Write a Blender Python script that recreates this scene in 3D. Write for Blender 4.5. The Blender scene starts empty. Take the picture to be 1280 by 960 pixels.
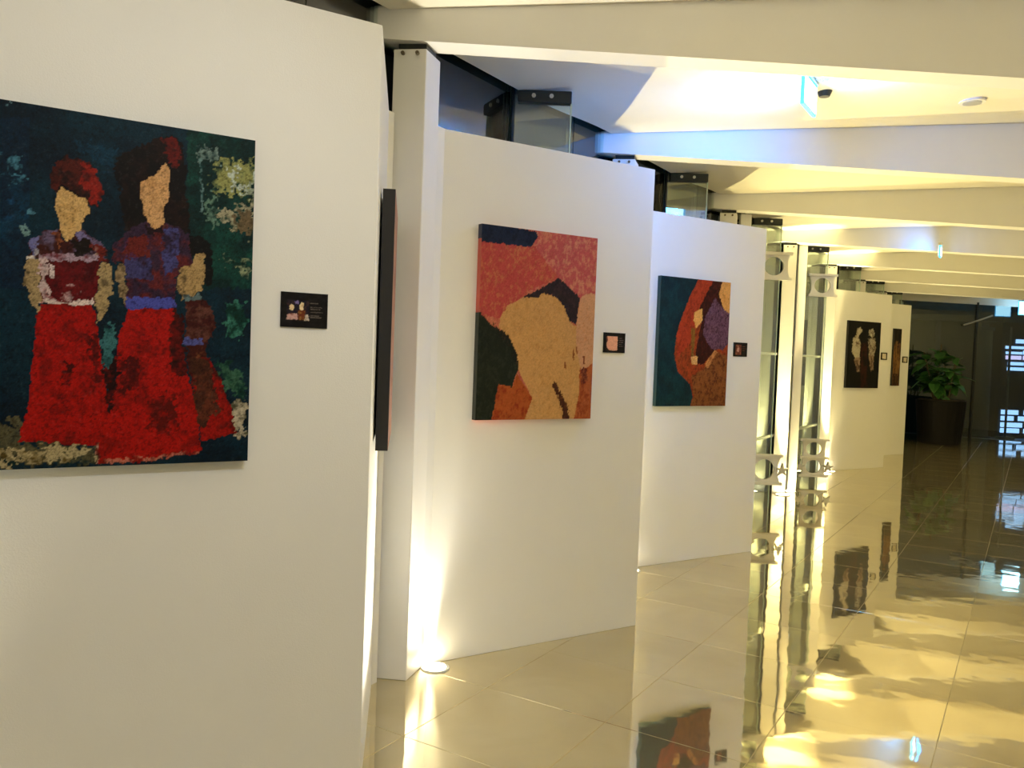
import bpy, bmesh, math, random
import numpy as np
from mathutils import Vector, Matrix

random.seed(7)
scene = bpy.context.scene
COL = scene.collection

# ------------------------------------------------------------------ camera
PITCH, ROLL, FPX, EYE = -0.039, 0.037, 1050.0, 1.55
fw = Vector((0, math.cos(PITCH), math.sin(PITCH)))
up0 = Vector((0, -math.sin(PITCH), math.cos(PITCH)))
rt0 = Vector((1, 0, 0))
rt = rt0 * math.cos(ROLL) + up0 * math.sin(ROLL)
up = up0 * math.cos(ROLL) - rt0 * math.sin(ROLL)
cam_data = bpy.data.cameras.new('camera')
cam_data.sensor_fit = 'HORIZONTAL'
cam_data.sensor_width = 36.0
cam_data.lens = 36.0 * FPX / 1280.0
cam_data.clip_start = 0.05
cam_data.clip_end = 300
cam = bpy.data.objects.new('camera', cam_data)
COL.objects.link(cam)
m = Matrix((rt, up, -fw)).transposed().to_4x4()
m.translation = (0, 0, EYE)
cam.matrix_world = m
scene.camera = cam

# ------------------------------------------------------------------ night sky, exposure
world = bpy.data.worlds.new('night_sky')
scene.world = world
world.use_nodes = True
bg = world.node_tree.nodes['Background']
bg.inputs[0].default_value = (0.10, 0.22, 0.30, 1)
bg.inputs[1].default_value = 0.05
scene.view_settings.view_transform = 'Standard'
scene.view_settings.look = 'None'
scene.view_settings.gamma = 1
scene.view_settings.use_curve_mapping = False
scene.view_settings.exposure = 0.82
UP_W, CORE_W, DOWN_W = 215.0, 70.0, 18.0
WARM, NEUTRAL, DAY = (1.0, 0.83, 0.36), (1.0, 0.92, 0.70), (0.96, 0.96, 1.0)

# ------------------------------------------------------------------ layout of the gallery
STEP = Vector((1.2295, 1.9825, 0))              # from one column to the next
E1 = STEP.normalized()                           # along the corridor
E2 = Vector((E1.y, -E1.x, 0))                    # across, to the right
PHI = 1.008
PD = Vector((math.sin(PHI), math.cos(PHI), 0))   # along a partition front
PN = Vector((math.cos(PHI), -math.sin(PHI), 0))  # out of a partition front
PR0 = Vector((-0.467, 2.797, 0))                 # free corner of the first partition
PW, PH = 1.45, 2.602
COL0 = Vector((-0.593, 3.87, 0))
FAC0 = Vector((-0.50, 4.10, 0))                  # a point of the glass facade line
BEAM_Y0, BEAM_Z = 3.835, 2.935
RIGHT = 2.75                                      # right wall, distance across from the camera
def fac(t): return FAC0 + STEP * t
def right_x(y): return (RIGHT + y * E1.x) / E1.y
def left_x(y):
    t = (y - FAC0.y) / STEP.y
    return FAC0.x + STEP.x * t

# ------------------------------------------------------------------ helpers
def lin(c):
    return tuple(((v / 255) / 12.92 if v / 255 <= 0.04045 else ((v / 255 + 0.055) / 1.055) ** 2.4) for v in c)

def put(o, parent=None):
    COL.objects.link(o)
    if parent is not None:
        o.parent = parent
        o.matrix_parent_inverse = parent.matrix_world.inverted()
    return o

def obj(name, bm, mat, parent=None, smooth=False):
    bmesh.ops.recalc_face_normals(bm, faces=bm.faces[:])
    me = bpy.data.meshes.new(name)
    bm.to_mesh(me); bm.free()
    if smooth:
        for p in me.polygons: p.use_smooth = True
    me.materials.append(mat)
    return put(bpy.data.objects.new(name, me), parent)

def thing(name, label, cat, loc=(0, 0, 0), group=None, rz=0.0):
    o = bpy.data.objects.new(name, None)
    o.empty_display_size = 0.1
    o.location = loc
    o.rotation_euler = (0, 0, rz)
    o.matrix_world = Matrix.Translation(loc) @ Matrix.Rotation(rz, 4, 'Z')
    COL.objects.link(o)
    o['label'] = label; o['category'] = cat
    if group: o['group'] = group
    return o

def tag(o, label=None, cat=None, group=None, kind=None):
    if label: o['label'] = label
    if cat: o['category'] = cat
    if group: o['group'] = group
    if kind: o['kind'] = kind
    return o

def prism(bm, pts, z0, z1):
    a = [bm.verts.new((p[0], p[1], z0)) for p in pts]
    b = [bm.verts.new((p[0], p[1], z1)) for p in pts]
    bm.faces.new(a[::-1]); bm.faces.new(b)
    n = len(pts)
    for i in range(n):
        bm.faces.new((a[i], a[(i + 1) % n], b[(i + 1) % n], b[i]))
    return a + b

def hull(bm, bottom, top):
    a = [bm.verts.new(p) for p in bottom]; b = [bm.verts.new(p) for p in top]
    bm.faces.new(a[::-1]); bm.faces.new(b)
    n = len(a)
    for i in range(n):
        bm.faces.new((a[i], a[(i + 1) % n], b[(i + 1) % n], b[i]))

def box(bm, x0, x1, y0, y1, z0, z1):
    prism(bm, [(x0, y0), (x1, y0), (x1, y1), (x0, y1)], z0, z1)

def board(bm, p, q, n, t0, t1, z0, z1):
    """upright slab from p to q, between offsets t0 and t1 along n"""
    p, q, n = Vector(p), Vector(q), Vector(n)
    prism(bm, [(p + n * t0)[:2], (q + n * t0)[:2], (q + n * t1)[:2], (p + n * t1)[:2]], z0, z1)

def cyl(bm, c, r0, r1, z0, z1, seg=24):
    a = [(c[0] + r0 * math.cos(2 * math.pi * i / seg), c[1] + r0 * math.sin(2 * math.pi * i / seg), z0) for i in range(seg)]
    b = [(c[0] + r1 * math.cos(2 * math.pi * i / seg), c[1] + r1 * math.sin(2 * math.pi * i / seg), z1) for i in range(seg)]
    hull(bm, a, b)

def tube(bm, p, q, r, seg=10):
    p, q = Vector(p), Vector(q)
    d = (q - p).normalized()
    a = d.orthogonal().normalized(); b = d.cross(a)
    ring = lambda c: [c + (a * math.cos(2 * math.pi * i / seg) + b * math.sin(2 * math.pi * i / seg)) * r for i in range(seg)]
    hull(bm, ring(p), ring(q))

def bevel(bm, w=0.004, seg=2):
    bmesh.ops.bevel(bm, geom=bm.edges[:] , offset=w, segments=seg, affect='EDGES', profile=0.7)
    return bm

# ------------------------------------------------------------------ materials
def mat(name, col, rough=0.6, metal=0.0, spec=0.5, var=0.04, scale=6.0, bump=0.0, bscale=120.0, emit=None, estr=0.0, coat=0.0):
    M = bpy.data.materials.new(name); M.use_nodes = True
    nt = M.node_tree; b = nt.nodes['Principled BSDF']
    b.inputs['Roughness'].default_value = rough
    b.inputs['Metallic'].default_value = metal
    b.inputs['Specular IOR Level'].default_value = spec
    b.inputs['Coat Weight'].default_value = coat
    tc = nt.nodes.new('ShaderNodeTexCoord')
    nz = nt.nodes.new('ShaderNodeTexNoise'); nz.inputs['Scale'].default_value = scale; nz.inputs['Detail'].default_value = 4
    nt.links.new(tc.outputs['Object'], nz.inputs['Vector'])
    rp = nt.nodes.new('ShaderNodeMixRGB')
    c0 = tuple(max(0, c * (1 - var)) for c in col); c1 = tuple(min(1, c * (1 + var)) for c in col)
    rp.inputs[1].default_value = (*c0, 1); rp.inputs[2].default_value = (*c1, 1)
    nt.links.new(nz.outputs['Fac'], rp.inputs[0])
    nt.links.new(rp.outputs[0], b.inputs['Base Color'])
    if bump:
        n2 = nt.nodes.new('ShaderNodeTexNoise'); n2.inputs['Scale'].default_value = bscale; n2.inputs['Detail'].default_value = 3
        nt.links.new(tc.outputs['Object'], n2.inputs['Vector'])
        bp = nt.nodes.new('ShaderNodeBump'); bp.inputs['Strength'].default_value = bump; bp.inputs['Distance'].default_value = 0.01
        nt.links.new(n2.outputs['Fac'], bp.inputs['Height'])
        nt.links.new(bp.outputs[0], b.inputs['Normal'])
    if emit:
        b.inputs['Emission Color'].default_value = (*emit, 1)
        b.inputs['Emission Strength'].default_value = estr
    return M

def glass_mat(name, tint, refl=0.08, rough=0.0):
    M = bpy.data.materials.new(name); M.use_nodes = True
    nt = M.node_tree; nt.nodes.remove(nt.nodes['Principled BSDF'])
    out = nt.nodes['Material Output']
    tr = nt.nodes.new('ShaderNodeBsdfTransparent'); tr.inputs[0].default_value = (*tint, 1)
    gl = nt.nodes.new('ShaderNodeBsdfGlossy'); gl.inputs['Roughness'].default_value = rough
    fr = nt.nodes.new('ShaderNodeFresnel'); fr.inputs[0].default_value = 1.55
    ad = nt.nodes.new('ShaderNodeMath'); ad.operation = 'ADD'; ad.use_clamp = True; ad.inputs[1].default_value = refl
    mx = nt.nodes.new('ShaderNodeMixShader')
    nt.links.new(fr.outputs[0], ad.inputs[0]); nt.links.new(ad.outputs[0], mx.inputs[0])
    nt.links.new(tr.outputs[0], mx.inputs[1]); nt.links.new(gl.outputs[0], mx.inputs[2])
    nt.links.new(mx.outputs[0], out.inputs[0])
    return M

def floor_mat():
    M = bpy.data.materials.new('polished_stone'); M.use_nodes = True
    nt = M.node_tree; b = nt.nodes['Principled BSDF']
    geo = nt.nodes.new('ShaderNodeNewGeometry')
    nz = nt.nodes.new('ShaderNodeTexNoise'); nz.inputs['Scale'].default_value = 2.2; nz.inputs['Detail'].default_value = 8; nz.inputs['Distortion'].default_value = 0.8
    nt.links.new(geo.outputs['Position'], nz.inputs['Vector'])
    oi = nt.nodes.new('ShaderNodeObjectInfo')
    rp = nt.nodes.new('ShaderNodeValToRGB')
    rp.color_ramp.elements[0].position = 0.3; rp.color_ramp.elements[0].color = (0.66, 0.57, 0.36, 1)
    rp.color_ramp.elements[1].position = 0.72; rp.color_ramp.elements[1].color = (0.78, 0.70, 0.47, 1)
    nt.links.new(nz.outputs['Fac'], rp.inputs[0])
    hsv = nt.nodes.new('ShaderNodeHueSaturation')
    mr = nt.nodes.new('ShaderNodeMapRange'); mr.inputs[3].default_value = 0.93; mr.inputs[4].default_value = 1.05
    nt.links.new(oi.outputs['Random'], mr.inputs[0]); nt.links.new(mr.outputs[0], hsv.inputs['Value'])
    nt.links.new(rp.outputs[0], hsv.inputs['Color'])
    nt.links.new(hsv.outputs[0], b.inputs['Base Color'])
    b.inputs['Metallic'].default_value = 0.82
    b.inputs['Roughness'].default_value = 0.035
    b.inputs['IOR'].default_value = 1.9
    n2 = nt.nodes.new('ShaderNodeTexNoise'); n2.inputs['Scale'].default_value = 5.0; n2.inputs['Detail'].default_value = 1.5
    nt.links.new(geo.outputs['Position'], n2.inputs['Vector'])
    bp = nt.nodes.new('ShaderNodeBump'); bp.inputs['Strength'].default_value = 0.05; bp.inputs['Distance'].default_value = 0.02
    nt.links.new(n2.outputs['Fac'], bp.inputs['Height'])
    nt.links.new(bp.outputs[0], b.inputs['Normal'])
    return M

def paint_mat(name, rough=0.55, bump=0.25):
    M = bpy.data.materials.new(name); M.use_nodes = True
    nt = M.node_tree; b = nt.nodes['Principled BSDF']
    at = nt.nodes.new('ShaderNodeAttribute'); at.attribute_name = 'paint'
    nt.links.new(at.outputs['Color'], b.inputs['Base Color'])
    b.inputs['Roughness'].default_value = rough
    b.inputs['Specular IOR Level'].default_value = 0.12
    tc = nt.nodes.new('ShaderNodeTexCoord')
    n2 = nt.nodes.new('ShaderNodeTexNoise'); n2.inputs['Scale'].default_value = 160; n2.inputs['Detail'].default_value = 3
    nt.links.new(tc.outputs['Object'], n2.inputs['Vector'])
    bp = nt.nodes.new('ShaderNodeBump'); bp.inputs['Strength'].default_value = bump; bp.inputs['Distance'].default_value = 0.002
    nt.links.new(n2.outputs['Fac'], bp.inputs['Height']); nt.links.new(bp.outputs[0], b.inputs['Normal'])
    return M

M_WALL = mat('white_wall_paint', (0.80, 0.795, 0.775), 0.7, var=0.015, bump=0.08, bscale=220)
M_STEEL = mat('white_steel_paint', (0.79, 0.78, 0.755), 0.5, var=0.02)
M_CEIL = mat('cream_plaster', (0.82, 0.78, 0.68), 0.75, var=0.02, bump=0.05)
M_FLOOR = floor_mat()
M_GROUT = mat('pale_grout', (0.66, 0.60, 0.44), 0.6)
M_GLASS = glass_mat('clear_glass', (0.86, 0.93, 0.88), 0.06)
M_DGLASS = glass_mat('grey_tinted_glass', (0.42, 0.50, 0.47), 0.05)
M_GEDGE = mat('glass_edge', (0.55, 0.72, 0.62), 0.15, spec=0.8)
M_DARK = mat('dark_metal', (0.03, 0.035, 0.035), 0.4, metal=0.3)
M_ALU = mat('brushed_aluminium', (0.62, 0.62, 0.58), 0.35, metal=0.7)
M_BOLT = mat('bolt_metal', (0.16, 0.13, 0.09), 0.4, metal=0.7)
M_PAINT = paint_mat('oil_paint')
M_CARD = paint_mat('printed_card', 0.4, 0.02)
M_BLACK = mat('black_canvas', (0.012, 0.011, 0.011), 0.7)
M_LENS = mat('lit_lens', (1, 0.95, 0.8), 0.3, emit=(1.0, 0.86, 0.55), estr=14)
M_SIGN = mat('lit_sign_face', (0.6, 0.85, 1), 0.3, emit=(0.42, 0.78, 1.0), estr=5.0)
M_SIGNEDGE = mat('lit_sign_edge', (0.1, 0.5, 0.9), 0.3, emit=(0.03, 0.42, 0.95), estr=1.6)
M_EXT = mat('dark_render', (0.06, 0.09, 0.06), 0.8, var=0.2)
M_EXT2 = mat('olive_render', (0.30, 0.32, 0.20), 0.8, var=0.15)
M_EXT3 = mat('green_grey_cladding', (0.34, 0.40, 0.30), 0.7, var=0.1)
M_PAVE = mat('outdoor_paving', (0.10, 0.11, 0.10), 0.6, var=0.2)
M_CONC = mat('fair_faced_concrete', (0.42, 0.43, 0.40), 0.8, var=0.18, scale=9)
M_LEAF = mat('leaf_green', (0.05, 0.16, 0.035), 0.4, var=0.45, scale=3)
M_STEM = mat('stem_brown', (0.10, 0.08, 0.04), 0.7)
M_POT = mat('black_matt_planter', (0.008, 0.007, 0.008), 0.55, spec=0.2)
M_SOIL = mat('soil', (0.03, 0.022, 0.015), 0.9, var=0.3)
M_SCREEN = mat('lit_blue_white_panel', (0.5, 0.6, 1.0), 0.3, emit=(0.38, 0.52, 1.0), estr=4.0)
M_SCREEN2 = mat('lit_violet_panel', (0.6, 0.5, 1.0), 0.3, emit=(0.75, 0.55, 1.0), estr=3.0)

# ================================================================== THE SETTING
# floor: grout bed with separate stone slabs
bm = bmesh.new()
A, B = -4.0, 21.6
q = [E1 * A + E2 * (-2.72), E1 * A + E2 * RIGHT, E1 * B + E2 * RIGHT, E1 * B + E2 * (-2.72)]
prism(bm, [v[:2] for v in q], -0.12, -0.003)
floor = tag(obj('floor', bm, M_GROUT), 'polished beige stone floor of the gallery corridor', kind='structure')
TS, GAP = 0.60, 0.0016
def tile_mesh():
    b_ = bmesh.new(); h = TS / 2 - GAP / 2
    lo = [(-h, -h, -0.02), (h, -h, -0.02), (h, h, -0.02), (-h, h, -0.02)]
    k = h - 0.0012
    hull(b_, [(x, y, -0.0012) for x, y, z in lo], [(-k, -k, 0), (k, -k, 0), (k, k, 0), (-k, k, 0)])
    for f in [f for f in b_.faces if f.normal.z < -0.9]: b_.faces.remove(f)
    a = [b_.verts.new(p) for p in lo]; b_.verts.ensure_lookup_table()
    t = b_.verts[:4]
    for i in range(4): b_.faces.new((a[i], a[(i + 1) % 4], t[(i + 1) % 4], t[i]))
    bmesh.ops.recalc_face_normals(b_, faces=b_.faces[:])
    return b_
tb = tile_mesh()
tile_me = bpy.data.meshes.new('floor_tile'); tb.to_mesh(tile_me); tb.free(); tile_me.materials.append(M_FLOOR)
def project(p):
    d = Vector(p) - Vector((0, 0, EYE))
    z = d.dot(fw)
    if z < 0.2: return None
    return 640 + FPX * d.dot(rt) / z, 480 - FPX * d.dot(up) / z
ang = math.atan2(E1.y, E1.x)
near, rest = [], []
n_a = int((B - A) / TS)
for i in range(n_a):
    for j in range(9):
        a = A + (i + 0.5) * TS
        c = -2.66 + (j + 0.5) * TS
        p = E1 * a + E2 * c
        s = project(p)
        w = TS
        vis = s is not None and -150 < s[0] < 1430 and 430 < s[1] < 1200 and a < 12.5
        (near if vis else rest).append((p, a))
near.sort(key=lambda t: t[0].length)
rest += near[290:]; near = near[:290]
for p, a in near:
    o = bpy.data.objects.new('floor_tile', tile_me)
    o.location = p; o.rotation_euler = (random.uniform(-1, 1) * 0.0006, random.uniform(-1, 1) * 0.0006, ang)
    COL.objects.link(o); o.parent = floor
bm = bmesh.new()
for p, a in rest:
    b2 = tile_mesh(); tmp = bpy.data.meshes.new('tmp'); b2.to_mesh(tmp); b2.free()
    tmp.transform(Matrix.Translation(p) @ Matrix.Rotation(ang, 4, 'Z'))
    bm.from_mesh(tmp); bpy.data.meshes.remove(tmp)
tag(obj('floor_tile_field', bm, M_FLOOR, floor), kind='stuff')

# right wall and the wall behind the camera (outside the picture)
bm = bmesh.new(); board(bm, E1 * A, E1 * B, E2, RIGHT, RIGHT + 0.2, -0.1, 3.6)
tag(obj('wall_right', bm, M_WALL), 'plain cream wall along the open side of the corridor', kind='structure')
bm = bmesh.new(); board(bm, E1 * A + E2 * (-2.8), E1 * A + E2 * (RIGHT + 0.2), -E1, 0, 0.2, -0.1, 3.6)
tag(obj('wall_back', bm, M_WALL), 'plain cream wall closing the corridor', kind='structure')

# ceiling: one plaster bay between each pair of beams, dipping to the glass line
def ceil_z(s, t=0.0):
    k = max(0.0, min(1.0, s / 1.0)); k = k * k * (3 - 2 * k)
    w = max(0.0, min(1.0, (t - 0.55) / 0.4)); w = 1 - w * w * (3 - 2 * w)
    return 3.06 + 0.062 * min(s, 3.0) - 0.045 * (1 - k) * w
ceiling = None
for n in range(-4, 7):
    bm = bmesh.new()
    y0, y1 = BEAM_Y0 + STEP.y * n + 0.05, BEAM_Y0 + STEP.y * (n + 1) + 0.05
    ss = [0.05, 0.10, 0.16, 0.25, 0.35, 0.45, 0.55, 0.65, 0.75, 0.85, 1.0, 1.4, 2.0, 3.0, 4.5, None]
    rows = []
    for k in range(17):
        y = y0 + (y1 - y0) * k / 16
        row = []
        for s in ss:
            x = right_x(y) + 0.05 if s is None else left_x(y) + s
            z = ceil_z(x - left_x(y), k / 16)
            row.append(bm.verts.new((x, y, z)))
        rows.append(row)
    tops = [[bm.verts.new((v.co.x, v.co.y, 3.5)) for v in r] for r in rows]
    nr, nc = len(rows), len(ss)
    for r in range(nr - 1):
        for c_ in range(nc - 1):
            bm.faces.new((rows[r][c_], rows[r][c_ + 1], rows[r + 1][c_ + 1], rows[r + 1][c_]))
            bm.faces.new((tops[r][c_], tops[r + 1][c_], tops[r + 1][c_ + 1], tops[r][c_ + 1]))
    for c_ in range(nc - 1):
        bm.faces.new((rows[0][c_], tops[0][c_], tops[0][c_ + 1], rows[0][c_ + 1]))
        bm.faces.new((rows[-1][c_], rows[-1][c_ + 1], tops[-1][c_ + 1], tops[-1][c_]))
    for r in range(nr - 1):
        bm.faces.new((rows[r][0], rows[r + 1][0], tops[r + 1][0], tops[r][0]))
        bm.faces.new((rows[r][-1], tops[r][-1], tops[r + 1][-1], rows[r + 1][-1]))
    if ceiling is None:
        ceiling = tag(obj('ceiling', bm, M_CEIL, smooth=False), 'cream plaster ceiling in bays between white beams', kind='structure')
    else:
        obj('ceiling_bay', bm, M_CEIL, ceiling)

# ------------------------------------------------------------------ beams and columns
ORD = {-3: 'well behind', -2: 'two bays before', -1: 'just before', 0: 'first', 1: 'second', 2: 'third', 3: 'fourth', 4: 'fifth', 5: 'sixth', 6: 'seventh', 7: 'eighth'}
WHERE = {-1: 'over the partition with the painting of two figures in red skirts', 0: 'on the bolted white column beside the tall panel edge',
         1: 'just behind the partition of the red shawl painting', 2: 'just behind the partition of the teal and orange painting',
         3: 'on the nearer of the two lit columns by the glass gap', 4: 'on the farther of the two lit columns by the glass gap',
         5: 'behind the partition of the two pale figures', 6: 'behind the partition of the narrow brown painting', 7: 'above the dark glass end wall'}
for n in range(-3, 8):
    y = BEAM_Y0 + STEP.y * n
    cx = COL0.x + STEP.x * n
    x0, x1, x2 = cx - 0.115, cx + 2.95, right_x(y) + 0.1
    w = 0.15
    bm = bmesh.new()
    prof = [(x0, BEAM_Z), (x1, BEAM_Z - 0.075), (x2, BEAM_Z - 0.02), (x2, 3.10), (x1, 3.245), (x0, 3.075)]
    a = [bm.verts.new((x, y, z)) for x, z in prof]; b = [bm.verts.new((x, y + w, z)) for x, z in prof]
    bm.faces.new(a); bm.faces.new(b[::-1])
    for i in range(6): bm.faces.new((a[i], b[i], b[(i + 1) % 6], a[(i + 1) % 6]))
    o = obj('ceiling_beam', bm, M_STEEL)
    if n < -1: tag(o, 'tapered white ceiling beam crossing the corridor by the back wall', 'beam', 'tapered ceiling beams')
    else: tag(o, 'tapered white ceiling beam ' + WHERE[n], 'beam', 'tapered ceiling beams')
    # column under it
    c = Vector((cx, COL0.y + STEP.y * n, 0))
    lab = {0: 'square white steel column with two bolts under the beam beside the red shawl painting',
           3: 'lit square white column nearer the teal and orange painting in the glass gap',
           4: 'lit square white column beside the partition of two pale figures',
           1: 'square white column behind the free end of the red shawl partition',
           2: 'square white column behind the free end of the teal and orange partition',
           5: 'square white column behind the free end of the partition with two pale figures',
           6: 'square white column behind the partition of the narrow brown painting',
           7: 'square white column beside the potted plant and dark glass'}
    if n >= 0:
        t = thing('steel_column', lab[n], 'column', c, 'steel columns carrying the beams')
        bm = bmesh.new()
        foot = [(0, 0), (0.152, -0.02), (0.20, 0.145), (0.048, 0.165)]
        foot = [(c.x + u, c.y + v) for u, v in foot]
        prism(bm, foot, 0, BEAM_Z - 0.035); bevel(bm, 0.003, 1)
        obj('shaft', bm, M_STEEL, t)
        bm = bmesh.new(); prism(bm, [(c.x + 0.02, c.y + 0.02), (c.x + 0.15, c.y), (c.x + 0.18, c.y + 0.13), (c.x + 0.05, c.y + 0.15)], BEAM_Z - 0.036, BEAM_Z + 0.01)
        plate = obj('bearing_plate', bm, M_DARK, t)
        for k in (0.045, 0.112):
            bm = bmesh.new(); p = Vector((c.x + k, c.y - 0.02 * k / 0.152, BEAM_Z - 0.055))
            tube(bm, p + Vector((0.001, 0.008, 0)), p + Vector((-0.002, -0.014, 0)), 0.009, 8)
            obj('bolt', bm, M_BOLT, plate)

# ------------------------------------------------------------------ glass facade along the columns
FN = Vector((-E1.y, E1.x, 0))       # outward (to the left)
wn = 1
for n in range(-3, 7):
    root = thing('window_%d' % wn, {2: 'clear glass bay between the partition and the nearer lit column', 3: 'clear glass bay between the two lit columns'}.get(n, 'clear glass facade bay rising above a white partition'), 'window', fac(n + 0.5))
    root['kind'] = 'structure'; del root['category']
    wn += 1
    cuts = [0.0, 0.36, 0.68, 1.0]
    for a, b in zip(cuts[:-1], cuts[1:]):
        bm = bmesh.new(); board(bm, fac(n + a) + E1 * 0.004, fac(n + b) - E1 * 0.004, FN, 0.0, 0.012, 0.0, 3.3)
        obj('pane', bm, M_GLASS, root)
    for zz in (0.66, 1.62):
        bm = bmesh.new(); board(bm, fac(n), fac(n + 1), FN, -0.02, 0.03, zz, zz + 0.025); obj('rail', bm, M_STEEL, root)
    if n in (2, 3):
        q_ = COL0 + STEP * n + Vector((0.295, 0.215, 0))
        bm = bmesh.new(); box(bm, q_.x - 0.05, q_.x + 0.05, q_.y - 0.03, q_.y + 0.03, 0, 2.93); obj('mullion', bm, M_STEEL, root)
    # glass fin standing square to the beams, with its dark clamp on top
    f0 = fac(n + 0.36)
    zb = 2.605 if n not in (2, 3) else 0.0
    bm = bmesh.new(); box(bm, f0.x, f0.x + 0.33, f0.y - 0.006, f0.y + 0.006, zb, 3.0); obj('glass_fin', bm, M_GLASS, root)
    bm = bmesh.new(); box(bm, f0.x + 0.33, f0.x + 0.338, f0.y - 0.007, f0.y + 0.007, zb, 3.0); obj('fin_edge', bm, M_GEDGE, root)
    bm = bmesh.new(); box(bm, f0.x + 0.03, f0.x + 0.335, f0.y - 0.03, f0.y + 0.03, 2.955, 3.022); bevel(bm, 0.004, 1); cl = obj('clamp', bm, M_DARK, root)
    for k in (0.12, 0.22):
        bm = bmesh.new(); tube(bm, (f0.x + k, f0.y - 0.028, 2.99), (f0.x + k, f0.y - 0.04, 2.99), 0.012, 8); obj('clamp_bolt', bm, M_ALU, cl)
    bm = bmesh.new(); board(bm, f0 - E1 * 0.012, f0 + E1 * 0.012, FN, -0.012, 0.0, zb, 3.05); obj('joint', bm, M_DARK if n not in (2, 3) else M_STEEL, root)

# ------------------------------------------------------------------ end wall of dark glass
YE = 17.72
xe0, xe1 = 8.05, right_x(YE) + 0.1
root = thing('window_%d' % wn, 'dark glass end wall behind the potted plant', 'window', ((xe0 + xe1) / 2, YE, 0)); root['kind'] = 'structure'; del root['category']
xs = [xe0, 9.72, 11.4, 12.9, xe1]
for a, b in zip(xs[:-1], xs[1:]):
    bm = bmesh.new(); box(bm, a + 0.006, b - 0.006, YE, YE + 0.014, 0.0, BEAM_Z); obj('pane', bm, M_DGLASS, root)
for a in xs[1:-1]:
    bm = bmesh.new(); box(bm, a - 0.02, a + 0.02, YE - 0.02, YE + 0.05, 0, BEAM_Z); ml = obj('mullion', bm, M_DARK, root)
    for dx, dz in ((0.3, 0.12), (-0.3, -0.1)):
        bm = bmesh.new(); tube(bm, (a, YE - 0.03, 2.55), (a + dx, YE - 0.05, 2.55 + dz), 0.018, 8); obj('spider_arm', bm, M_ALU, ml)
bm = bmesh.new(); box(bm, xe0 - 0.08, xe0, YE - 0.04, YE + 0.1, 0, BEAM_Z); obj('frame', bm, M_STEEL, root)

# ================================================================== PARTITIONS
def partition(n, label):
    r = PR0 + STEP * n
    l = r - PD * PW
    bk = r + Vector((-0.14, 1.10, 0))
    t = thing('display_partition', label, 'partition', (r + l + bk) / 3, 'sawtooth display partitions')
    bm = bmesh.new(); board(bm, l, r, -PN, 0, 0.03, 0.0, PH); bevel(bm, 0.002, 1); obj('front_panel', bm, M_WALL, t)
    rd = (bk - r).normalized(); rn = Vector((rd.y, -rd.x, 0))
    bm = bmesh.new(); board(bm, r + rd * 0.012 - rn * 0.001, bk, -rn, 0, 0.03, 0.0, PH); obj('return_panel', bm, M_WALL, t)
    bd = (l - bk).normalized(); bn = Vector((bd.y, -bd.x, 0))
    if bn.dot(PN) > 0: bn = -bn
    bm = bmesh.new(); board(bm, l + PD * 0.05, bk - rd * 0.06, -bn, 0.0, 0.03, 0.0, PH); obj('back_panel', bm, M_WALL, t)
    bm = bmesh.new(); prism(bm, [(l + PD * 0.06 - PN * 0.012)[:2], (r - PN * 0.012 - rn * 0.012)[:2], (bk - rd * 0.05 - rn * 0.012)[:2]], PH - 0.05, PH - 0.02); obj('top_board', bm, M_WALL, t)
    return r, rd, rn

ART = [(0, 'white sawtooth partition carrying the painting of two figures in red skirts'),
       (1, 'white sawtooth partition carrying the red shawl painting, blue glow at its top corner'),
       (2, 'white sawtooth partition carrying the teal and orange painting'),
       (5, 'white sawtooth partition carrying the black painting of two pale figures'),
       (6, 'white sawtooth partition carrying the narrow brown painting by the plant')]
geo = {n: partition(n, lab) for n, lab in ART}

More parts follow.
